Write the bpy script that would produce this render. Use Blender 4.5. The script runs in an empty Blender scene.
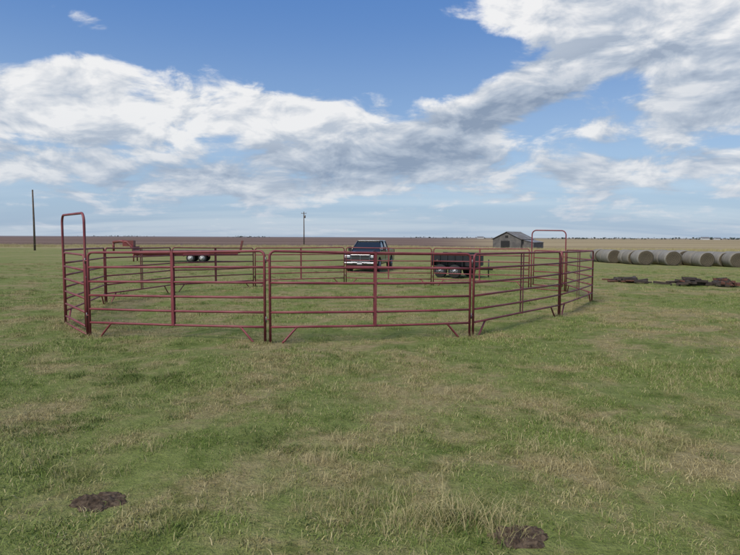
import bpy, math, random
import numpy as np
from mathutils import Vector, Matrix, noise as mn
random.seed(7); rng=np.random.default_rng(7)
scene=bpy.context.scene
R=math.radians
scene.view_settings.view_transform='Standard'; scene.view_settings.look='None'
scene.view_settings.exposure=0; scene.view_settings.gamma=1

# ---------------------------------------------------------------- terrain height
def sstep(t):
    t=np.clip(t,0,1); return t*t*(3-2*t)
def g(x,y):
    x=np.asarray(x,float); y=np.asarray(y,float)
    z=-0.78*(1-np.exp(-np.clip(y-8,0,None)/45.0))
    z=z-0.50*sstep(x/45.0)*sstep(y/45.0)
    d=np.hypot(x,y)
    k=np.exp(-d/60.0)
    z=z+k*(0.018*np.sin(x*1.7+0.6*y)+0.016*np.sin(y*2.3-0.9*x+1.0)+0.02*np.sin(0.7*x-0.5*y+2)+0.012*np.sin(3.6*x+2.9*y))
    z=z+0.25*(1-np.exp(-d/400))*np.sin(x/170.0+1.3)*np.sin(y/210.0)
    return z
def gz(x,y): return float(g(x,y))

# ---------------------------------------------------------------- node helpers
class NB:
    def __init__(s,nt): s.nt=nt; s.n=nt.nodes; s.l=nt.links
    def new(s,t): return s.n.new(t)
    def link(s,a,b): s.l.new(a,b)
    def put(s,sock,v):
        if isinstance(v,bpy.types.NodeSocket): s.link(v,sock)
        elif v is not None: sock.default_value=v
    def m(s,op,a,b=None,c=None,clamp=False):
        n=s.new('ShaderNodeMath'); n.operation=op; n.use_clamp=clamp
        s.put(n.inputs[0],a); s.put(n.inputs[1],b)
        if c is not None: s.put(n.inputs[2],c)
        return n.outputs[0]
    def ss(s,v,lo,hi,a=0.0,b=1.0):
        n=s.new('ShaderNodeMapRange'); n.interpolation_type='SMOOTHSTEP'
        s.put(n.inputs[0],v); s.put(n.inputs[1],lo); s.put(n.inputs[2],hi); s.put(n.inputs[3],a); s.put(n.inputs[4],b)
        return n.outputs[0]
    def mix(s,f,a,b,bt='MIX'):
        n=s.new('ShaderNodeMix'); n.data_type='RGBA'; n.blend_type=bt
        s.put(n.inputs[0],f)
        for k,v in ((6,a),(7,b)):
            if isinstance(v,(tuple,list)) and len(v)==3: v=(*v,1)
            s.put(n.inputs[k],v)
        return n.outputs[2]
    def noise(s,vec,scale,detail=5,rough=0.55,dist=0.0):
        n=s.new('ShaderNodeTexNoise'); s.put(n.inputs['Vector'],vec)
        n.inputs['Scale'].default_value=scale; n.inputs['Detail'].default_value=detail
        n.inputs['Roughness'].default_value=rough; n.inputs['Distortion'].default_value=dist
        return n.outputs['Fac']
    def vscale(s,vec,sc,off=(0,0,0)):
        n=s.new('ShaderNodeMapping'); s.put(n.inputs[0],vec); n.inputs[3].default_value=sc; n.inputs[1].default_value=off
        return n.outputs[0]

def newmat(name):
    m=bpy.data.materials.new(name); m.use_nodes=True
    nb=NB(m.node_tree); b=m.node_tree.nodes['Principled BSDF']
    return m,nb,b
def simple(name,col,rough=0.6,metal=0.0,var=0.25,scale=6.0,coat=0.0,bump=0.0,col2=None,spec=0.5):
    m,nb,b=newmat(name)
    tc=nb.new('ShaderNodeTexCoord').outputs['Object']
    n=nb.noise(tc,scale,6,0.6)
    f=nb.ss(n,0.35,0.68)
    c2=col2 if col2 else tuple(c*(1-var) for c in col)
    nb.put(b.inputs['Base Color'],nb.mix(f,col,c2))
    b.inputs['Roughness'].default_value=rough; b.inputs['Metallic'].default_value=metal
    b.inputs['Coat Weight'].default_value=coat; b.inputs['Coat Roughness'].default_value=0.06
    b.inputs['Specular IOR Level'].default_value=spec
    if bump:
        bp=nb.new('ShaderNodeBump'); bp.inputs['Strength'].default_value=bump; bp.inputs['Distance'].default_value=0.02
        nb.link(n,bp.inputs['Height']); nb.link(bp.outputs[0],b.inputs['Normal'])
    return m

# ---------------------------------------------------------------- mesh helpers
class MB:
    def __init__(s): s.v=[]; s.f=[]; s.mi=[]; s.sm=[]
    def add(s,vs,fs,mat=0,smooth=False):
        o=len(s.v); s.v+= [tuple(v) for v in vs]
        for f in fs: s.f.append([i+o for i in f]); s.mi.append(mat); s.sm.append(smooth)
    def tube(s,pts,r,seg=8,mat=0,cap=True,radii=None):
        pts=[Vector(p) for p in pts]; n=len(pts); vs=[]; fs=[]
        ref=None
        for i,p in enumerate(pts):
            t=(pts[min(i+1,n-1)]-pts[max(i-1,0)]).normalized()
            if ref is None:
                ref=Vector((0,0,1)) if abs(t.z)<0.9 else Vector((1,0,0))
            u=(ref-t*ref.dot(t)).normalized(); w=t.cross(u); ref=u
            rr=radii[i] if radii else r
            for k in range(seg):
                a=2*math.pi*k/seg
                vs.append(p+u*math.cos(a)*rr+w*math.sin(a)*rr)
        for i in range(n-1):
            for k in range(seg):
                a=i*seg+k; b=i*seg+(k+1)%seg
                fs.append([a,b,b+seg,a+seg])
        if cap: fs.append(list(range(seg))[::-1]); fs.append([(n-1)*seg+k for k in range(seg)])
        s.add(vs,fs,mat,True)
    def box(s,c,d,mat=0,rot=None):
        vs=[]
        for x in(-.5,.5):
            for y in(-.5,.5):
                for z in(-.5,.5):
                    v=Vector((x*d[0],y*d[1],z*d[2]))
                    if rot is not None: v=rot@v
                    vs.append(v+Vector(c))
        s.add(vs,[[0,1,3,2],[4,6,7,5],[0,4,5,1],[2,3,7,6],[0,2,6,4],[1,5,7,3]],mat)
    def prism(s,prof,x0,x1,mat=0):  # prof in (y,z)
        n=len(prof)
        vs=[(x0,p[0],p[1]) for p in prof]+[(x1,p[0],p[1]) for p in prof]
        fs=[list(range(n)),[n+i for i in range(n)][::-1]]
        for i in range(n): j=(i+1)%n; fs.append([i,i+n,j+n,j])
        s.add(vs,fs,mat)
    def obj(s,name,mats,parent=None,bevel=0,loc=None,fixn=True):
        me=bpy.data.meshes.new(name); me.from_pydata(s.v,[],s.f)
        for m in mats: me.materials.append(m)
        me.polygons.foreach_set('material_index',s.mi); me.polygons.foreach_set('use_smooth',s.sm)
        me.update()
        if fixn:
            import bmesh
            bm=bmesh.new(); bm.from_mesh(me); bmesh.ops.recalc_face_normals(bm,faces=bm.faces); bm.to_mesh(me); bm.free()
        o=bpy.data.objects.new(name,me); scene.collection.objects.link(o)
        if parent: o.parent=parent
        if loc: o.location=loc
        if bevel:
            b=o.modifiers.new('bev','BEVEL'); b.width=bevel; b.segments=3; b.limit_method='ANGLE'; b.angle_limit=R(35)
            b.harden_normals=False
            for p in me.polygons: p.use_smooth=True
            w=o.modifiers.new('wn','WEIGHTED_NORMAL'); w.keep_sharp=True
        return o
def empty(name,loc,rotz=0):
    e=bpy.data.objects.new(name,None); scene.collection.objects.link(e); e.location=loc; e.rotation_euler=(0,0,rotz); e.empty_display_size=0.3
    return e

# ---------------------------------------------------------------- camera
H=1.75; F=560.0
cam=bpy.data.cameras.new('camera'); co=bpy.data.objects.new('camera',cam); scene.collection.objects.link(co)
cam.sensor_width=36; cam.lens=F/740*36; cam.clip_start=0.1; cam.clip_end=20000
pitch=math.atan(40.5/F)
co.rotation_euler=(Matrix.Rotation(math.pi/2-pitch,4,'X')@Matrix.Rotation(R(0.22),4,'Z')).to_euler()
co.location=(0,0,H+gz(0,0)); scene.camera=co
def wx(px,d): return (px-370)/F*d

# ---------------------------------------------------------------- sun
SUN_EL=R(48); SUN_AZ=R(218)   # azimuth from +Y clockwise: behind-left of the camera
sd=Vector((math.sin(SUN_AZ)*math.cos(SUN_EL),math.cos(SUN_AZ)*math.cos(SUN_EL),math.sin(SUN_EL)))
sl=bpy.data.lights.new('sun','SUN'); sl.energy=3.5; sl.angle=R(16); sl.color=(1,0.94,0.84)
so=bpy.data.objects.new('sun',sl); scene.collection.objects.link(so)
so.rotation_euler=(-sd).to_track_quat('-Z','Y').to_euler(); so.location=(-20,-20,30)

# ---------------------------------------------------------------- sky
w=bpy.data.worlds.new('World'); scene.world=w; w.use_nodes=True
w.cycles.sampling_method='MANUAL'; w.cycles.sample_map_resolution=256
nt=w.node_tree; nb=NB(nt); bg=nt.nodes['Background']; bg.inputs[1].default_value=0.115
sky=nb.new('ShaderNodeTexSky'); sky.sky_type='NISHITA'; sky.sun_disc=False; sky.sun_elevation=SUN_EL; sky.sun_rotation=SUN_AZ
sky.altitude=600; sky.air_density=1.0; sky.dust_density=0.6; sky.ozone_density=1.5
tc=nb.new('ShaderNodeTexCoord').outputs['Generated']
sep=nb.new('ShaderNodeSeparateXYZ'); nb.link(tc,sep.inputs[0]); X,Y,Z=sep.outputs
az=nb.m('ARCTAN2',X,Y); el=nb.m('ARCSINE',Z)
zc=nb.m('ADD',nb.m('MAXIMUM',Z,0.0),0.13)
def plane(ox=0,oy=0,hz=0):
    c=nb.new('ShaderNodeCombineXYZ')
    zz=nb.m('ADD',zc,hz)
    nb.link(nb.m('ADD',nb.m('DIVIDE',X,zz),ox),c.inputs[0]); nb.link(nb.m('ADD',nb.m('DIVIDE',Y,zz),oy),c.inputs[1]); c.inputs[2].default_value=0.3
    return c.outputs[0]
def a_(px): return math.atan((px-370)/F)
def e_(px,py): return math.atan((236-py)/F*math.cos(a_(px)))
def blob(px,py,rx,ry,wt,rot=0):
    a0=a_(px); e0=e_(px,py); ra=rx/F*math.cos(a0); re=ry/F
    ca,sa=math.cos(R(rot)),math.sin(R(rot))
    da=nb.m('SUBTRACT',az,a0); de=nb.m('SUBTRACT',el,e0)
    u=nb.m('ADD',nb.m('MULTIPLY',da,ca/ra),nb.m('MULTIPLY',de,sa/ra))
    v=nb.m('ADD',nb.m('MULTIPLY',da,-sa/re),nb.m('MULTIPLY',de,ca/re))
    q=nb.m('ADD',nb.m('MULTIPLY',u,u),nb.m('MULTIPLY',v,v))
    return nb.m('MULTIPLY',nb.m('POWER',2.718,nb.m('MULTIPLY',q,-1.0)),wt)
def summ(l):
    r=l[0]
    for k in l[1:]: r=nb.m('ADD',r,k)
    return r
bias=summ([blob(680,35,190,60,0.56,-8),blob(540,18,120,24,0.30,-12),blob(730,105,90,46,0.24),blob(200,114,210,32,0.32,3),blob(20,120,110,28,0.20),blob(320,118,110,26,0.18,4),
           blob(490,112,115,20,0.50,18),blob(420,150,230,20,0.24),blob(300,178,900,24,0.26),blob(75,75,66,13,0.42,8),
           blob(90,28,44,9,0.24,-10),
           blob(240,12,190,50,-0.45),blob(20,45,60,22,-0.25),blob(600,88,62,24,-0.55,12),blob(360,62,100,26,-0.42),blob(640,150,110,12,-0.22),blob(450,68,70,18,-0.34,12),blob(90,148,110,9,-0.12)])
n1=nb.noise(plane(),1.35,6,0.58,0.3)
n1b=nb.noise(plane(0.13,0.20),1.35,4,0.58,0.3)
cA=nb.new('ShaderNodeCombineXYZ'); nb.link(az,cA.inputs[0]); nb.link(nb.m('MULTIPLY',el,2.0),cA.inputs[1])
n2=nb.noise(cA.outputs[0],9.5,6,0.60,0.4)
cB=nb.new('ShaderNodeCombineXYZ'); nb.link(nb.m('ADD',az,-0.012),cB.inputs[0]); nb.link(nb.m('MULTIPLY',nb.m('ADD',el,0.016),2.0),cB.inputs[1])
n2b=nb.noise(cB.outputs[0],9.5,4,0.60,0.4)
base=nb.m('ADD',nb.m('ADD',nb.m('MULTIPLY',nb.m('SUBTRACT',n1,0.5),1.05),nb.m('MULTIPLY',nb.m('SUBTRACT',n2,0.5),0.95)),bias)
dens=nb.ss(base,0.05,0.29)
thick=nb.ss(base,0.20,0.80)
lit=nb.m('ADD',nb.m('ADD',nb.m('MULTIPLY',nb.m('SUBTRACT',n1,n1b),2.0),nb.m('MULTIPLY',nb.m('SUBTRACT',n2,n2b),3.0)),0.5,clamp=True)
dark=nb.m('ADD',summ([blob(490,120,115,20,1.0,18),blob(700,100,180,42,0.62,-4),blob(180,160,320,20,0.45),blob(440,162,160,16,0.5),blob(300,190,900,18,0.40)]),0.0,clamp=True)
shade=nb.m('ADD',nb.m('MULTIPLY',lit,0.66),0.48)
shade=nb.m('SUBTRACT',shade,nb.m('MULTIPLY',dark,0.60))
shade=nb.m('SUBTRACT',shade,nb.m('MULTIPLY',thick,0.10),clamp=True)
cr=nb.new('ShaderNodeValToRGB'); nb.link(shade,cr.inputs[0])
e=cr.color_ramp.elements; e[0].position=0.0; e[0].color=(2.1,2.7,3.7,1); e[1].position=0.92; e[1].color=(8.0,7.95,7.9,1)
k=cr.color_ramp.elements.new(0.42); k.color=(4.1,4.65,5.45,1)
skyc=nb.mix(0.65,sky.outputs[0],nb.mix(nb.ss(el,0.0,0.42),(3.3,4.9,6.8),(0.70,2.05,5.4)))
col=nb.mix(nb.m('MULTIPLY',dens,0.95),skyc,cr.outputs[0])
hz=nb.m('POWER',2.718,nb.m('MULTIPLY',nb.m('MAXIMUM',el,0.0),-12.0))
streak=nb.noise(nb.vscale(plane(1,2),(0.25,0.9,1)),1.3,4,0.5,0.2)
hcol=nb.mix(nb.ss(streak,0.38,0.62),(2.7,3.6,4.9),(4.3,4.95,5.8))
col=nb.mix(nb.m('MULTIPLY',hz,0.86),col,hcol)
nb.link(col,bg.inputs[0])

# ---------------------------------------------------------------- ground material
def pos_noise(nb):
    geo=nb.new('ShaderNodeNewGeometry').outputs['Position']
    big=nb.noise(nb.vscale(geo,(1,1,0)),0.22,3,0.6,0.4)
    mid=nb.noise(nb.vscale(geo,(1,1,0),(4,9,0)),0.95,4,0.70,0.3)
    return geo,nb.m('ADD',nb.m('MULTIPLY',big,0.45),nb.m('MULTIPLY',mid,0.55)),mid
def darker(nb,geo,c):
    dk=nb.noise(nb.vscale(geo,(1,1,0),(31,-12,0)),1.7,4,0.7,0.2)
    return nb.mix(nb.ss(dk,0.50,0.66),c,nb.mix(1.0,c,(0.64,0.72,0.56),'MULTIPLY'))
gm,nb,b=newmat('ground_grass')
geo,pn,mid=pos_noise(nb)
flat=nb.vscale(geo,(1,1,0))
fine=nb.noise(flat,9,6,0.75)
fine2=nb.noise(flat,38,3,0.7)
green=nb.mix(nb.ss(fine,0.3,0.7),(0.135,0.165,0.042),(0.225,0.25,0.078))
tan=nb.mix(nb.ss(fine,0.3,0.7),(0.22,0.175,0.08),(0.37,0.305,0.15))
c=nb.mix(nb.ss(pn,0.445,0.585),green,tan)
c=nb.mix(nb.m('MULTIPLY',nb.ss(fine2,0.5,0.72),0.5),c,(0.09,0.072,0.04))
c=darker(nb,geo,c)
sp=nb.new('ShaderNodeSeparateXYZ'); nb.link(geo,sp.inputs[0]); gx,gy,gzz=sp.outputs
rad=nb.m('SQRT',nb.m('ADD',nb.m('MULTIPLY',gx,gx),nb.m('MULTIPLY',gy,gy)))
edge=nb.noise(nb.vscale(geo,(0.02,0.05,0)),1.0,5,0.6)
dd=nb.m('ADD',gy,nb.m('MULTIPLY',nb.m('SUBTRACT',edge,0.5),60))
far_t=nb.noise(nb.vscale(geo,(0.05,0.10,0)),1.0,5,0.65)
pasture=nb.mix(nb.ss(far_t,0.35,0.65),(0.17,0.195,0.06),(0.27,0.24,0.105))
c=nb.mix(nb.ss(rad,22,70),c,nb.mix(0.5,c,pasture))
c=nb.mix(nb.ss(dd,108,128),c,(0.34,0.275,0.14))
pl=nb.noise(nb.vscale(geo,(0.004,0.03,0)),1.0,5,0.65)
plough=nb.mix(nb.ss(pl,0.35,0.65),(0.125,0.080,0.062),(0.21,0.145,0.11))
stub=nb.mix(nb.ss(pl,0.35,0.65),(0.25,0.19,0.105),(0.38,0.30,0.17))
side=nb.m('ADD',nb.m('DIVIDE',gx,nb.m('MAXIMUM',gy,1.0)),nb.m('MULTIPLY',nb.m('SUBTRACT',pl,0.5),0.35))
field=nb.mix(nb.ss(side,0.10,0.30),plough,stub)
c=nb.mix(nb.ss(dd,140,150),c,field)
c=nb.mix(nb.ss(rad,600,2500,0,0.5),c,(0.18,0.18,0.20))  # far ground greyed with distance: atmospheric haze painted into the base colour
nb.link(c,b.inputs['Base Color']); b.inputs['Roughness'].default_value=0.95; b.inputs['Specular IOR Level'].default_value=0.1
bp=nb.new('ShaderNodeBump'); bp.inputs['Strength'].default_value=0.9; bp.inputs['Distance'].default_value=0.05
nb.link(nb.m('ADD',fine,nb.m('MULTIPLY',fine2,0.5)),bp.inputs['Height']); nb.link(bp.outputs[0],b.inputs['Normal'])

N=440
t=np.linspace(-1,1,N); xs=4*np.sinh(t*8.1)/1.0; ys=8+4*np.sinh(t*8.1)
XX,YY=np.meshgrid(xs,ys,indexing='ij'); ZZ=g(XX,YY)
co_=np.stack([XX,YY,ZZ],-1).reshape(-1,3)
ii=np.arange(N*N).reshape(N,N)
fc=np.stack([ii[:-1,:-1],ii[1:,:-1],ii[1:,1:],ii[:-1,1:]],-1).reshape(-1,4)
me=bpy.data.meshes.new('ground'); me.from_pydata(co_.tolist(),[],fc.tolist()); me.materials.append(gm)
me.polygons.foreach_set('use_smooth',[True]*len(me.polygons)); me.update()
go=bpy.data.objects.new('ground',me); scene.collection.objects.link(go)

# ---------------------------------------------------------------- grass
def blade_mat(name,ga,gb,ta,tb,thr=(0.445,0.585)):
    m,nb,b=newmat(name)
    geo,pn,mid=pos_noise(nb)
    at=nb.new('ShaderNodeAttribute'); at.attribute_name='tint'
    oi=nb.new('ShaderNodeObjectInfo')
    f=nb.m('ADD',pn,nb.m('MULTIPLY',nb.m('SUBTRACT',oi.outputs['Random'],0.5),0.12))
    green=nb.mix(at.outputs['Fac'],ga,gb); dry=nb.mix(at.outputs['Fac'],ta,tb)
    c=nb.mix(nb.ss(f,thr[0],thr[1]),green,dry)
    c=nb.mix(nb.ss(at.outputs['Fac'],0.78,0.82),c,tb)
    c=darker(nb,geo,c)
    nb.link(c,b.inputs['Base Color']); b.inputs['Roughness'].default_value=0.75; b.inputs['Specular IOR Level'].default_value=0.2
    return m
mg=blade_mat('grass_blades',(0.13,0.185,0.04),(0.27,0.32,0.09),(0.27,0.225,0.095),(0.46,0.385,0.20))
md=blade_mat('dry_blades',(0.25,0.235,0.095),(0.41,0.35,0.17),(0.32,0.26,0.125),(0.53,0.44,0.24))
mk=blade_mat('dark_green_blades',(0.07,0.11,0.025),(0.15,0.20,0.05),(0.10,0.13,0.035),(0.22,0.22,0.08),(0.6,0.8))
def tuft(name,nbl,rad,h0,h1,w,lean,mat):
    vs=[];fs=[];tint=[]
    for i in range(nbl):
        r=rad*math.sqrt(random.random()); a=random.random()*6.283
        bx,by=r*math.cos(a),r*math.sin(a)
        h=random.uniform(h0,h1)*(1-0.3*r/rad); la=random.random()*6.283; l=lean*h*random.uniform(0.2,1.3)
        ww=w*random.uniform(0.6,1.3); pa=random.random()*3.14
        dx,dy=math.cos(pa)*ww/2,math.sin(pa)*ww/2
        o=len(vs)
        for s_,wd in ((0,1),(0.6,0.75)):
            cx=bx+math.cos(la)*l*s_**1.8; cy=by+math.sin(la)*l*s_**1.8; cz=h*s_*(1-0.12*lean*s_)-0.01*(s_==0)
            vs+=[(cx-dx*wd,cy-dy*wd,cz),(cx+dx*wd,cy+dy*wd,cz)]
        vs.append((bx+math.cos(la)*l,by+math.sin(la)*l,h*(1-0.2*lean)))
        fs+=[(o,o+1,o+3,o+2),(o+2,o+3,o+4)]
        tint+=[random.random()]*5
    me=bpy.data.meshes.new(name); me.from_pydata(vs,[],fs); me.materials.append(mat)
    at=me.attributes.new('tint','FLOAT','POINT'); at.data.foreach_set('value',tint); me.update()
    return bpy.data.objects.new(name,me)
col=bpy.data.collections.new('grass_tufts')
for i in range(4): col.objects.link(tuft('tuft_a%d'%i,70,0.17,0.015,0.055,0.0046,1.2,mg))
for i in range(2): col.objects.link(tuft('tuft_b%d'%i,45,0.11,0.03,0.09,0.0046,1.1,mg))
for i in range(3): col.objects.link(tuft('tuft_c%d'%i,34,0.09,0.06,0.20,0.0030,0.9,md))
for i in range(2): col.objects.link(tuft('tuft_d%d'%i,60,0.10,0.03,0.10,0.0050,1.0,mk))
dirt=[(wx(92,3.75),3.75,0.20),(wx(527,3.17),3.17,0.17)]
RING=[(-5.18,10.2),(-1.72,9.33),(1.9,10.35),(4.58,13.45),(6.78,17.0),(7.3,20.8),(6.2,21.65),(2.6,23.3),(-1.05,23.6),(-4.6,22.2),(-6.85,19.3),(-7.45,15.7),(-6.42,11.7)]
P=[];SC=[];RO=[];IX=[]
def addp(x,y,s,k): P.append((x,y,gz(x,y)-0.004)); SC.append(s); RO.append(random.random()*6.283); IX.append(k)
def fld(x,y): # patchiness
    return 0.5+0.5*(mn.noise(Vector((x*0.5,y*0.5,1.7)))+0.6*mn.noise(Vector((x*1.6,y*1.6,5.1))))
def scat(d0,d1,dens,kind,smin,smax,thr=None,half=0.9,off=0):
    area=half*(d1*d1-d0*d0); n=int(area*dens)
    for _ in range(n):
        y=math.sqrt(random.uniform(d0*d0,d1*d1)); x=random.uniform(-1,1)*half*y
        if any((x-a)**2+((y-b_)*1.0)**2<(r*1.15)**2 for a,b_,r in dirt): continue
        f=fld(x+off,y+off)
        if thr is not None and f<thr: continue
        addp(x,y,random.uniform(smin,smax)*(0.65+0.75*f),random.choice(kind))
A=[0,1,2,3];B=[4,5];C=[6,7,8];D=[9,10]
scat(1.6,8,45,A,0.7,1.2)
scat(8,20,13,A,0.9,1.5)
scat(20,45,2.0,A,1.2,2.0)
scat(1.6,12,8,B,0.5,1.1,0.50)
scat(1.6,9,6.5,C,0.35,0.9,0.60)
scat(1.6,7,1.0,C,0.4,0.9)
scat(9,40,0.8,C,0.5,1.0,0.62)
scat(9,50,0.8,B,0.9,1.5,0.58)
scat(1.6,9,6,D,0.4,0.95,0.60,off=60)
scat(9,40,1.1,D,0.7,1.5,0.60,off=60)
# growth left uncut along the foot of the panels
for i in range(len(RING)):
    a,b_=RING[i],RING[(i+1)%len(RING)]
    for _ in range(34):
        t_=random.random(); addp(a[0]+(b_[0]-a[0])*t_+random.gauss(0,.09),a[1]+(b_[1]-a[1])*t_+random.gauss(0,.09),random.uniform(.5,1.0),random.choice(A+B+D+C))
    for _ in range(7): addp(a[0]+random.gauss(0,.09),a[1]+random.gauss(0,.09),random.uniform(.6,1.1),random.choice(B+D+C))
def clump(px,py,rx,ry,n,s0,s1,kinds):
    d=F*H/(py-237); cx=wx(px,d)
    for _ in range(n):
        x=random.gauss(cx,rx); y=random.gauss(d,ry)
        if y<1.5: continue
        addp(x,y,random.uniform(s0,s1),random.choice(kinds))
clump(205,378,0.8,0.35,60,0.6,1.1,C+B+D); clump(420,385,0.7,0.5,45,0.6,1.1,C+B); clump(690,370,0.7,0.4,45,0.6,1.2,C+B)
clump(130,405,0.5,0.25,30,0.6,1.1,C+B+D)
clump(400,520,0.4,0.2,60,0.5,0.95,C); clump(470,530,0.16,0.10,35,0.8,1.4,D+C); clump(330,460,0.3,0.2,22,0.6,1.0,C+B)
clump(600,470,0.4,0.25,32,0.5,1.0,C+B); clump(30,470,0.35,0.25,26,0.5,1.0,C+B); clump(640,440,0.5,0.2,24,0.5,1.0,C)
clump(140,378,0.5,0.15,22,0.7,1.2,D); clump(560,420,0.5,0.15,22,0.5,1.0,D); clump(250,440,0.3,0.15,18,0.5,0.9,D); clump(60,430,0.4,0.15,18,0.5,0.9,D)
for _ in range(4200):
    y=random.uniform(118,146); x=random.uniform(-0.9,0.9)*y
    addp(x,y,random.uniform(2.5,6.0),random.choice(C))
me=bpy.data.meshes.new('grass'); me.from_pydata(P,[],[])
for nm,ty,dt in (('scl','FLOAT',SC),('roz','FLOAT',RO),('idx','INT',IX)):
    a=me.attributes.new(nm,ty,'POINT'); a.data.foreach_set('value',dt)
gro=bpy.data.objects.new('grass',me); scene.collection.objects.link(gro)
ng=bpy.data.node_groups.new('scatter','GeometryNodeTree')
ng.interface.new_socket('Geometry',in_out='INPUT',socket_type='NodeSocketGeometry'); ng.interface.new_socket('Geometry',in_out='OUTPUT',socket_type='NodeSocketGeometry')
gi=ng.nodes.new('NodeGroupInput'); gout=ng.nodes.new('NodeGroupOutput')
ci=ng.nodes.new('GeometryNodeCollectionInfo'); ci.inputs[0].default_value=col; ci.inputs[1].default_value=True; ci.inputs[2].default_value=True
ip=ng.nodes.new('GeometryNodeInstanceOnPoints'); ip.inputs['Pick Instance'].default_value=True
def na(nm,ty):
    n=ng.nodes.new('GeometryNodeInputNamedAttribute'); n.data_type=ty; n.inputs[0].default_value=nm; return n.outputs[0]
cx=ng.nodes.new('ShaderNodeCombineXYZ'); ng.links.new(na('roz','FLOAT'),cx.inputs[2])
L=ng.links.new
L(gi.outputs[0],ip.inputs['Points']); L(ci.outputs[0],ip.inputs['Instance']); L(na('idx','INT'),ip.inputs['Instance Index'])
L(cx.outputs[0],ip.inputs['Rotation']); L(na('scl','FLOAT'),ip.inputs['Scale']); L(ip.outputs[0],gout.inputs[0])
md_=gro.modifiers.new('scatter','NODES'); md_.node_group=ng

# dirt mounds
dm=simple('dirt',(0.055,0.038,0.026),0.95,0,0.4,25,bump=0.8,col2=(0.13,0.095,0.065),spec=0.1)
for (dx,dy,dr) in dirt:
    mb=MB(); n=40; vs=[];fs=[]
    for i in range(n):
        for j in range(n):
            u=(i/(n-1)-.5)*2; v=(j/(n-1)-.5)*2; q=math.hypot(u,v); ang=math.atan2(v,u)
            lim=0.72+0.25*mn.noise(Vector((math.cos(ang)*1.8,math.sin(ang)*1.8,dx)))
            hgt=0.022*max(0,1-(q/lim)**2)*(1+1.6*mn.noise(Vector((u*4,v*4,dx))))+0.016*mn.noise(Vector((u*11,v*11,dx)))+0.004
            if q>lim: hgt=-0.03
            x=dx+u*dr*1.4; y=dy+v*dr; vs.append((x,y,gz(x,y)+hgt))
    for i in range(n-1):
        for j in range(n-1): a=i*n+j; fs.append([a,a+n,a+n+1,a+1])
    mb.add(vs,fs,0,False); mb.obj('dirt_mound',[dm])

# ---------------------------------------------------------------- corral panels
m,nb,b=newmat('maroon_pipe_paint')
tc=nb.new('ShaderNodeTexCoord').outputs['Object']
n=nb.noise(tc,3.0,6,0.65); nf=nb.noise(tc,30,4,0.6)
c=nb.mix(nb.ss(n,0.35,0.68),(0.175,0.028,0.036),(0.24,0.060,0.062))
c=nb.mix(nb.m('MULTIPLY',nb.ss(nf,0.60,0.70),0.7),c,(0.14,0.065,0.042))
nb.link(c,b.inputs['Base Color']); b.inputs['Roughness'].default_value=0.55
pipe=m
steel=simple('dull_steel',(0.22,0.21,0.2),0.5,0.7,0.4,20)
RAILS=[0.27,0.52,0.77,1.02,1.28,1.55]
RP=0.0205
def panel(p0,p1):
    p0=Vector((p0[0],p0[1],gz(*p0))); p1=Vector((p1[0],p1[1],gz(*p1)))
    d=(p1-p0); L_=d.length; ux=d.normalized(); 
    def at(s,h): 
        q=p0+ux*s; return Vector((q.x,q.y,q.z+h))
    e0=0.045; e1=L_-0.045; rc=0.09; top=RAILS[-1]
    mb=MB()
    path=[at(e0,-0.01)]+[at(e0,top-rc)]
    for k in range(1,6): a=k/6*math.pi/2; path.append(at(e0+rc-rc*math.cos(a),top-rc+rc*math.sin(a)))
    path.append(at(e0+rc,top))
    sag=random.uniform(-0.015,0.004)
    for s_ in (0.25,0.5,0.75): path.append(at(e0+(e1-e0)*s_,top+sag*math.sin(s_*math.pi)))
    path.append(at(e1-rc,top))
    for k in range(1,6): a=k/6*math.pi/2; path.append(at(e1-rc+rc*math.sin(a),top-rc+rc*math.cos(a)))
    path+=[at(e1,top-rc),at(e1,-0.01)]
    mb.tube(path,RP+0.002,10)
    for h in RAILS[:-1]:
        sg=random.uniform(-0.018,0.006)
        mb.tube([at(e0,h)]+[at(e0+(e1-e0)*s_,h+sg*math.sin(s_*math.pi)) for s_ in (.2,.4,.5,.6,.8)]+[at(e1,h)],RP,8)
    mid=(e0+e1)/2; nrm=Vector((-ux.y,ux.x,0))
    rot=Matrix((ux,nrm,Vector((0,0,1)))).transposed()
    for sgn in(-1,1):
        mb.box(at(mid,(RAILS[0]+top)/2)+nrm*sgn*(RP+0.006),(0.05,0.006,top-RAILS[0]+0.03),0,rot)
    for sx,sg in ((e0,1),(e1,-1)):
        mb.tube([at(sx+sg*0.50,RAILS[0]),at(sx+sg*0.44,RAILS[0]-0.02),at(sx+sg*0.24,0.03),at(sx+sg*0.20,-0.005)],RP*0.9,8)
    for h in (0.40,1.40):
        mb.tube([at(-0.02,h-0.05),at(-0.02,h+0.05)],0.012,6,1)
        mb.tube([at(e0,h),at(-0.02,h)],0.012,6)
    mb.obj('corral_panel',[pipe,steel])
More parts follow.
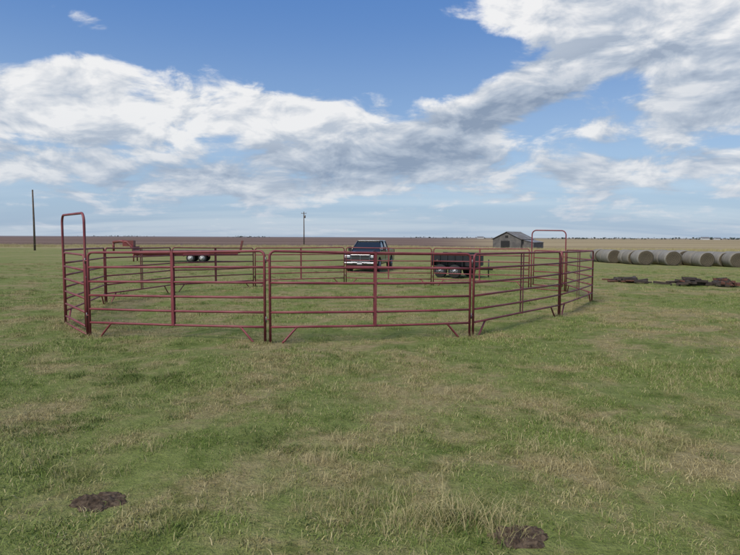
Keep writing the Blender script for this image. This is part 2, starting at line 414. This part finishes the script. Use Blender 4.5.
def bowgate(p0,p1,top=2.27):
    p0=Vector((p0[0],p0[1],gz(*p0))); p1=Vector((p1[0],p1[1],gz(*p1)))
    d=(p1-p0); L_=d.length; ux=d.normalized()
    def at(s,h):
        q=p0+ux*s; return Vector((q.x,q.y,q.z+h))
    e0=0.045; e1=L_-0.045; rc=0.17
    par=empty('bow_gate',(0,0,0))
    mb=MB(); path=[at(e0,-0.01),at(e0,1.0),at(e0,top-rc)]
    for k in range(1,8): a=k/8*math.pi/2; path.append(at(e0+rc-rc*math.cos(a),top-rc+rc*math.sin(a)))
    path+=[at(e0+rc,top),at(e1-rc,top)]
    for k in range(1,8): a=k/8*math.pi/2; path.append(at(e1-rc+rc*math.sin(a),top-rc+rc*math.cos(a)))
    path+=[at(e1,top-rc),at(e1,1.0),at(e1,-0.01)]
    mb.tube(path,RP+0.003,10)
    mb.tube([at(e0,0.03),at(e1,0.03)],RP*0.8,8)
    mb.obj('bow_frame',[pipe],par)
    mb=MB(); a0=e0+0.09; a1=e1-0.09; tp=1.50; r2=0.08
    path=[at(a0,0.16),at(a0,tp-r2),at(a0+0.025,tp-0.025),at(a0+r2,tp),at(a1-r2,tp),at(a1-0.025,tp-0.025),at(a1,tp-r2),at(a1,0.16)]
    mb.tube(path,RP,8)
    for h in (0.18,0.44,0.70,0.96,1.22): mb.tube([at(a0,h),at(a1,h)],RP,8)
    for h in (0.35,1.3):
        mb.tube([at(e0,h),at(a0,h)],0.014,6)
    mb.tube([at(a1,1.1),at(e1+0.04,1.1)],0.011,6,1)
    mb.obj('gate_leaf',[pipe,steel],par)
n=len(RING)
for i in range(n):
    a,b_=RING[i],RING[(i+1)%n]
    if i==5 or i==12: bowgate(a,b_)
    else: panel(a,b_)

# ---------------------------------------------------------------- round bales
m,nb,b=newmat('bale_wrap')
tc=nb.new('ShaderNodeTexCoord').outputs['Object']
oi=nb.new('ShaderNodeObjectInfo').outputs['Random']
rings=nb.noise(nb.vscale(tc,(1.5,14,1.5)),1.0,5,0.6)
fn=nb.noise(tc,18,5,0.7)
c=nb.mix(nb.ss(rings,0.35,0.65),(0.175,0.16,0.13),(0.28,0.265,0.235))
c=nb.mix(nb.m('MULTIPLY',nb.ss(fn,0.5,0.7),0.5),c,(0.14,0.115,0.075))
c=nb.mix(nb.m('MULTIPLY',oi,0.45),c,(0.16,0.135,0.095))
nb.link(c,b.inputs['Base Color']); b.inputs['Roughness'].default_value=0.85
bw=m
m,nb,b=newmat('bale_end_straw')
tc=nb.new('ShaderNodeTexCoord').outputs['Object']
sp=nb.new('ShaderNodeSeparateXYZ'); nb.link(tc,sp.inputs[0])
rr=nb.m('SQRT',nb.m('ADD',nb.m('MULTIPLY',sp.outputs[0],sp.outputs[0]),nb.m('MULTIPLY',sp.outputs[2],sp.outputs[2])))
fn=nb.noise(tc,14,6,0.75,0.5)
ringw=nb.m('SINE',nb.m('ADD',nb.m('MULTIPLY',rr,42),nb.m('MULTIPLY',fn,7)))
c=nb.mix(nb.ss(ringw,-1,1),(0.065,0.052,0.033),(0.13,0.105,0.065))
c=nb.mix(nb.ss(fn,0.45,0.7),c,(0.045,0.036,0.025))
nb.link(c,b.inputs['Base Color']); b.inputs['Roughness'].default_value=0.95
be=m
def bale(x,y,rotz):
    mb=MB(); seg=36; Rr=0.79*random.uniform(0.93,1.03); Lh=0.75
    prof=[(-Lh+0.04,Rr*0.55),(-Lh,Rr*0.80),(-Lh+0.03,Rr*0.93),(-Lh+0.12,Rr),(-0.3,Rr*1.01),(0.3,Rr*1.01),(Lh-0.12,Rr),(Lh-0.03,Rr*0.93),(Lh,Rr*0.80),(Lh-0.04,Rr*0.55)]
    vs=[];ph=random.random()*9
    for (yy,r) in prof:
        for k in range(seg):
            a=2*math.pi*k/seg; q=r*(1+0.06*mn.noise(Vector((math.cos(a)*2,math.sin(a)*2,yy*2+ph))))
            zz=q*math.sin(a)*0.95; 
            zz=max(zz,-Rr*0.88)
            vs.append((q*math.cos(a)*1.04,yy,zz))
    mb.v=vs; 
    for i in range(len(prof)-1):
        for k in range(seg):
            a=i*seg+k;b2=i*seg+(k+1)%seg
            mb.f.append([a,b2,b2+seg,a+seg]); mb.mi.append(1 if i in(0,1,7,8) else 0); mb.sm.append(True)
    mb.f.append(list(range(seg))); mb.mi.append(1); mb.sm.append(True)
    mb.f.append([(len(prof)-1)*seg+k for k in range(seg)]); mb.mi.append(1); mb.sm.append(True)
    o=mb.obj('hay_bale',[bw,be]); o.location=(x,y,gz(x,y)+Rr*0.86); o.rotation_euler=(0,0,rotz)
for i,px in enumerate((612,641,671,702,733,766,800)):
    d0=54.5-0.4*i+random.uniform(-.3,.3); x0=wx(px,d0)
    if i==0: d0=58; x0=wx(612,d0)
    for j in range(4 if i else 3):
        bale(x0+random.uniform(-.14,.14)-0.02*j,d0+j*1.58+random.uniform(-.03,.03),random.uniform(-0.10,0.10))

# ---------------------------------------------------------------- poles
wood=simple('pole_wood',(0.13,0.095,0.07),0.9,0,0.4,3,bump=0.3)
def pole(px,d,h,arm=False):
    x=wx(px,d); z=gz(x,d); par=empty('utility_pole',(x,d,z)); mb=MB()
    mb.tube([(0,0,-0.3),(0.02,0,h*.5),(0,0,h)],0.15,10,0,True,[0.17,0.14,0.11])
    mb.obj('pole_shaft',[wood],par)
    if arm:
        mb=MB(); mb.box((0,-0.14,h-0.5),(1.5,0.1,0.12)); mb.obj('crossarm',[wood],par)
        mb=MB(); 
        for k in(-.65,0,.65): mb.tube([(k,-0.14,h-0.44),(k,-0.14,h-0.25)],0.04,8)
        mb.tube([(0.3,0,h-1.8),(0.3,0,h-1.0)],0.2,12)
        mb.obj('insulators_and_transformer',[steel],par)
pole(35,92,9.9); pole(304,160,9.6,True)

# ---------------------------------------------------------------- barn
bwall=simple('weathered_metal_wall',(0.085,0.08,0.076),0.8,0.0,0.35,0.7,col2=(0.145,0.135,0.122))
broof=simple('weathered_roof',(0.23,0.235,0.24),0.6,0.2,0.3,0.5,col2=(0.15,0.13,0.115))
bdark=simple('dark_opening',(0.02,0.02,0.02),0.9)
d=158; x=wx(513,d); bn=empty('barn',(x,d,gz(x,d)-0.2),R(52))
W,Lb,eh,rh=8.2,9.0,2.7,4.6
mb=MB(); mb.prism([(-W/2,-0.3),(W/2,-0.3),(W/2,eh),(0,rh),(-W/2,eh)],-Lb/2,Lb/2); mb.obj('walls',[bwall],bn)
for sgn in(-1,1):
    mb=MB(); sl_=math.atan2(rh-eh,W/2); ln=math.hypot(W/2,rh-eh)+0.5
    c=Vector((0,sgn*(W/4+0.18),(eh+rh)/2+0.07-0.06)); rot=Matrix.Rotation(-sgn*sl_,3,'X')
    mb.box(c+Vector((0,0,0.06)),(Lb+0.7,ln,0.07),0,rot)
    for k in range(16): mb.box(c+Vector((-Lb/2+k*Lb/15,0,0.115)),(0.06,ln-0.02,0.05),0,rot)
    mb.obj('roof_slope',[broof],bn)
mb=MB(); mb.box((-Lb/2-0.02,0.4,1.1),(0.05,2.6,2.3)); mb.box((-Lb/2-0.02,0,3.4),(0.05,0.9,0.7)); mb.box((1.5,-W/2-0.02,1.0),(2.0,0.05,2.0)); mb.obj('door_openings',[bdark],bn)
mb=MB()
for k in range(22): mb.box((-Lb/2-0.015,-W/2+0.2+k*(W-0.4)/21,1.3),(0.03,0.05,2.5))
for k in range(22): mb.box((-Lb/2+0.2+k*(Lb-0.4)/21,-W/2-0.015,1.25),(0.05,0.03,2.4))
mb.obj('wall_battens',[bwall],bn)
mb=MB(); mb.prism([(-W/2-3.2,-0.3),(-W/2-0.03,-0.3),(-W/2-0.03,2.5),(-W/2-3.2,1.8)],-Lb/2+1,Lb/2-1); mb.obj('lean_to',[bwall],bn)
mb=MB(); mb.box((0,-W/2-1.65,2.24),(Lb-1.6,3.5,0.07),0,Matrix.Rotation(math.atan2(0.7,3.2),3,'X')); mb.obj('lean_to_roof',[broof],bn)

# distant farm buildings
white=simple('white_siding',(0.6,0.6,0.58),0.7)
for px,d,wd,hh in ((704,1100,14,5),(716,1150,9,4),(480,1500,16,5)):
    x=wx(px,d); e_b=empty('farm_building',(x,d,gz(x,d)))
    mb=MB(); mb.prism([(-4,-1),(4,-1),(4,hh*.6),(0,hh),(-4,hh*.6)],-wd/2,wd/2); mb.obj('walls',[white],e_b)
    mb=MB(); mb.prism([(-4.5,hh*.55),(0,hh+.25),(4.5,hh*.55),(4.5,hh*.55+.3),(0,hh+.6),(-4.5,hh*.55+.3)],-wd/2-.5,wd/2+.5); mb.obj('roof',[broof],e_b)
# distant trees mass
leafd=simple('distant_foliage',(0.045,0.06,0.045),0.95,0,0.3,0.1)
mb=MB()
for _ in range(420):
    cl=random.choice([(610,1300,50),(690,1250,70),(450,1600,60),(120,1900,60),(250,1700,30),(735,1200,40),(575,1500,40)])
    x=wx(cl[0],cl[1])+random.gauss(0,cl[2]); y=cl[1]+random.gauss(0,12); s=random.uniform(1.2,3.2); z=gz(x,y)+random.uniform(0,3.8)
    vs=[(x+random.uniform(-s,s),y+random.uniform(-s,s),z+random.uniform(-s*.7,s*.7)) for _ in range(7)]
    mb.add(vs,[[0,1,2],[2,3,4],[4,5,6],[0,3,6],[1,4,5],[1,3,5]],0)
mb.obj('distant_trees',[leafd],fixn=False)

# ---------------------------------------------------------------- vehicle materials
paint=simple('black_car_paint',(0.012,0.0125,0.014),0.3,0.0,0.1,2,coat=0.7)
chrome=simple('chrome',(0.36,0.36,0.38),0.28,1.0,0.1,4)
glass=simple('dark_glass',(0.015,0.018,0.02),0.08,0.0,0.1,2,coat=0.3)
rubber=simple('tyre_rubber',(0.022,0.022,0.021),0.85,0,0.3,8)
rim=simple('wheel_rim',(0.30,0.30,0.31),0.4,0.6,0.2,5)
blackp=simple('black_trim',(0.018,0.018,0.018),0.6)
lens=simple('lamp_lens',(0.5,0.51,0.53),0.15,0.2,0.1,5,coat=1.0)
def wheels(par,centers,r,wd,spokes=8,rm=None):
    for c in centers:
        s=1 if c[0]>0 else -1
        mb=MB(); cc=Vector(c)
        mb.tube([cc+Vector((k*wd/2,0,0)) for k in(-1,-.85,.85,1)],r,32,0,True,[r*.9,r,r,r*.9]); mb.obj('tyre',[rubber],par)
        mb=MB(); mb.tube([cc+Vector((s*(wd/2-.01),0,0)),cc+Vector((s*(wd/2+.008),0,0))],r*.60,28,0)
        mb.tube([cc+Vector((s*(wd/2),0,0)),cc+Vector((s*(wd/2+.05),0,0))],r*.18,14,0)
        mb.obj('rim',[rm or rim],par)
        mb=MB()
        for k in range(spokes):
            a=2*math.pi*(k+.5)/spokes
            p=cc+Vector((s*(wd/2+.004),math.cos(a)*r*.42,math.sin(a)*r*.42)); mb.tube([p,p+Vector((s*.012,0,0))],r*.09,10)
        mb.obj('rim_holes',[blackp],par)

# pickup truck (front towards -Y)
d=34.2; x=wx(371,d)
tk=empty('pickup_truck',(x,d+2.3,gz(x,d+2.3)-0.02),R(-13))
def arc(cy,cz,r,a0,a1,n=12): return [(cy+r*math.cos(R(a0+(a1-a0)*i/n)),cz+r*math.sin(R(a0+(a1-a0)*i/n))) for i in range(n+1)]
wf,wr,wz=-1.98,1.78,0.42
prof=[(-2.88,0.55)]+[(wf-0.52,0.55)]+arc(wf,wz,0.54,166,14)+[(wr-0.54,0.52)]+arc(wr,wz,0.54,166,14)+[(2.9,0.60),(2.93,1.36),(1.05,1.36),(1.02,1.30),(-1.45,1.30),(-2.0,1.27),(-2.6,1.20),(-2.86,1.10)]
mb=MB(); mb.prism(prof,-1.0,1.0); mb.obj('body',[paint],tk,0.05)
mb=MB(); mb.prism([(-2.80,1.16),(-2.55,1.27),(-1.5,1.37),(-1.3,1.30),(-2.6,1.12)],-0.62,0.62); mb.obj('hood_bulge',[paint],tk,0.04)
b0=[(-0.94,-1.45,1.30),(0.94,-1.45,1.30),(0.94,1.02,1.30),(-0.94,1.02,1.30)]
r0=[(-0.74,-0.62,1.88),(0.74,-0.62,1.88),(0.76,0.82,1.90),(-0.76,0.82,1.90)]
mb=MB(); mb.add(b0+r0,[[0,1,5,4],[1,2,6,5],[2,3,7,6],[3,0,4,7],[4,5,6,7]]); mb.obj('windows',[glass],tk)
mb=MB(); mb.box((0,0.10,1.915),(1.50,1.52,0.075)); mb.obj('roof',[paint],tk,0.035)
mb=MB()
for i in range(4): mb.tube([b0[i],r0[i]],0.04,8)
for s in(-1,1):
    mb.tube([(s*.95,-0.18,1.30),(s*.765,-0.02,1.89)],0.045,8); mb.tube([(s*.75,-.62,1.89),(s*.77,.82,1.90)],.035,8)
    mb.tube([(s*.95,-1.45,1.31),(s*.95,1.02,1.31)],.03,8)
mb.obj('pillars',[paint],tk)
mb=MB()
for s in(-1,1): 
    mb.box((s*1.12,-1.12,1.42),(0.20,0.12,0.26)); mb.box((s*1.0,-1.10,1.36),(0.16,0.05,0.05))
mb.obj('mirrors',[blackp],tk,0.02)
mb=MB(); mb.box((0,-2.90,0.90),(1.20,0.06,0.42)); mb.obj('grille_surround',[chrome],tk,0.03)
mb=MB()
for sx in(-1,1):
    for sz in(-1,1): mb.box((sx*.285,-2.935,.90+sz*.098),(.53,.02,.17))
mb.obj('grille_openings',[blackp],tk)
mb=MB()
for sx in(-1,1): mb.box((sx*.80,-2.86,.98),(.34,.12,.16))
mb.obj('headlights',[lens],tk,0.03)
mb=MB(); mb.box((0,-2.96,.58),(2.0,.20,.15)); mb.obj('front_bumper',[chrome],tk,0.05)
mb=MB(); mb.box((0,-2.90,.42),(1.75,.14,.16)); mb.box((0,-3.065,.58),(.9,.02,.09)); mb.obj('air_dam',[blackp],tk,0.01)
mb=MB(); mb.box((0,-3.08,.58),(.30,.02,.11)); mb.obj('number_plate',[white],tk)
mb=MB(); mb.box((0,0,.52),(1.5,5.0,.18)); mb.box((0,1.98,1.355),(1.7,1.78,0.02)); mb.obj('chassis_and_bed_cover',[blackp],tk)
mb=MB()
for s in(-1,1):
    mb.box((s*1.012,-.15,.74),(.03,2.4,.05)); mb.box((s*1.015,-.55,1.08),(.03,.2,.035)); mb.box((s*1.015,.55,1.08),(.03,.2,.035))
mb.obj('door_trim',[chrome],tk)
mb=MB()
for s in(-1,1):
    mb.box((s*1.006,-.18,.93),(.01,.012,.68)); mb.box((s*1.006,.93,.93),(.01,.012,.68)); mb.box((s*.96,2.9,1.1),(.1,.1,.4))
mb.obj('door_gaps',[blackp],tk)
wheels(tk,[(s*.88,yy,wz) for s in(-1,1) for yy in(wf,wr)],.42,.28,6)

# gooseneck flatbed trailer
redt=simple('trailer_red_paint',(0.22,0.035,0.035),0.55,0,0.35,2,col2=(0.15,0.045,0.035))
deckw=simple('trailer_deck_wood',(0.17,0.13,0.095),0.9,0,0.4,3)
d=50; x=wx(187,d)
tr=empty('gooseneck_trailer',(x,d,gz(x,d)),R(-82))
mb=MB()
for s in(-1,1):
    mb.box((s*1.15,0.1,.86),(.08,8.9,.28)); mb.box((s*.55,0,.68),(.1,8.8,.26))
for k in range(17): mb.box((0,-4.2+k*.525,.74),(2.3,.07,.08))
for s in(-1,1):
    mb.tube([(s*.45,-4.3,.75),(s*.42,-4.45,1.2),(s*.32,-5.0,1.75),(s*.2,-5.6,1.80),(s*.08,-6.2,1.72)],.12,8)
mb.tube([(0,-6.2,1.8),(0,-6.2,.95)],.09,10)
mb.box((0,-4.35,1.3),(.9,.08,.10)); mb.box((0,-4.9,1.62),(.75,.9,.5)); mb.box((0,-4.35,1.05),(2.2,.06,.6))
mb.obj('frame',[redt],tr)
mb=MB(); 
for k in range(9): mb.box((-.98+k*.245,0.1,1.015),(.235,8.8,.04))
mb.obj('deck',[deckw],tr)
mb=MB()
for s in(-1,1):
    mb.box((s*1.18,1.0,.70),(.30,2.1,.05)); mb.box((s*1.18,-.07,.6),(.30,.05,.2)); mb.box((s*1.18,2.07,.6),(.30,.05,.2)); mb.tube([(s*.6,-4.4,.8),(s*.6,-4.4,.05)],.06,8)
    mb.box((s*.62,4.75,1.35),(.42,.06,1.1),0,Matrix.Rotation(R(-12),3,'X'))
mb.obj('fenders_jacks_ramps',[redt],tr)
wheels(tr,[(s*1.16,yy,.36) for s in(-1,1) for yy in(.5,1.5)],.36,.20,8,white)

# black dump trailer
d=29.3; x=wx(457,d)
dt=empty('dump_trailer',(x,d,gz(x,d)),R(56))
bk=simple('black_trailer_paint',(0.02,0.02,0.022),0.45,0,0.3,3)
mb=MB(); L2=2.3; w2=1.4
mb.box((0,0,.62),(w2,L2,.06)); 
for s in(-1,1):
    mb.box((s*w2/2,0,.92),(.05,L2,.6)); mb.box((s*w2/2,0,1.24),(.09,L2,.06))
    for k in range(6): mb.box((s*(w2/2+.04),-L2/2+.1+k*(L2-.2)/5,.92),(.05,.06,.6))
mb.box((0,L2/2,.92),(w2,.05,.6)); mb.box((0,-L2/2,.92),(w2,.05,.6))
mb.obj('box',[bk],dt)
mb=MB()
for s in(-1,1):
    mb.box((s*.4,0,.48),(.09,L2,.16)); mb.tube([(s*.4,-L2/2,.48),(0,-L2/2-0.8,.46)],.05,8)
    mb.box((s*.86,.1,.83),(.26,1.7,.04)); mb.box((s*.86,-.75,.72),(.26,.04,.24)); mb.box((s*.86,.95,.72),(.26,.04,.24))
mb.tube([(0,-L2/2-.6,.05),(0,-L2/2-.6,.95)],.035,8)
mb.obj('frame_and_tongue',[bk],dt)
mb=MB()
for k in range(14):
    a=random.uniform(-.4,.4); p=Vector((random.uniform(-.5,.5),random.uniform(-.9,.9),random.uniform(.8,1.22)))
    mb.box(p,(random.uniform(.2,.5),random.uniform(.3,.8),random.uniform(.08,.2)),0,Matrix.Rotation(a,3,'X')@Matrix.Rotation(a*3,3,'Z'))
mb.obj('load',[deckw],dt)
wheels(dt,[(s*.88,yy,.34) for s in(-1,1) for yy in(-.3,.5)],.34,.2)

# ---------------------------------------------------------------- scrap piles
oldw=simple('old_timber',(0.065,0.048,0.037),0.95,0,0.4,5,bump=.4)
rust=simple('rusty_iron',(0.14,0.055,0.033),0.85,0,0.5,5)
def pile(px,py,wd,kind,hh):
    z=-.42; d=F*(H-z)/(py-238); x=wx(px,d); mb=MB()
    for k in range(34):
        ln=random.uniform(.35,.95)*wd*.55; a=random.gauss(0,.25)+random.choice([0,0,0,1.2]); ux,uy=math.cos(a),math.sin(a)
        cx_=max(-.5*wd,min(.5*wd,random.gauss(0,wd*.24))); cy_=random.gauss(0,.35); hz_=random.uniform(.03,hh)*(1-min(1,abs(cx_)/(wd*.6)))+.05
        z0=gz(x+cx_,d+cy_)
        if random.random()<.55:
            mb.box((x+cx_,d+cy_,z0+hz_),(ln,.15,.10),kind if random.random()<.6 else 0,Matrix.Rotation(a,3,'Z')@Matrix.Rotation(random.gauss(0,.08),3,'Y'))
        else:
            mb.tube([(x+cx_-ux*ln/2,d+cy_-uy*ln/2,z0+hz_),(x+cx_+ux*ln/2,d+cy_+uy*ln/2,z0+hz_*random.uniform(.5,1.2))],.035,8,1 if random.random()<.5 else kind)
    mb.obj('scrap_pile',[oldw,rust])
pile(628,283.5,1.7,0,.20); pile(689,287,1.5,0,.34); pile(728,288,1.3,1,.30)
print('pts',len(P))
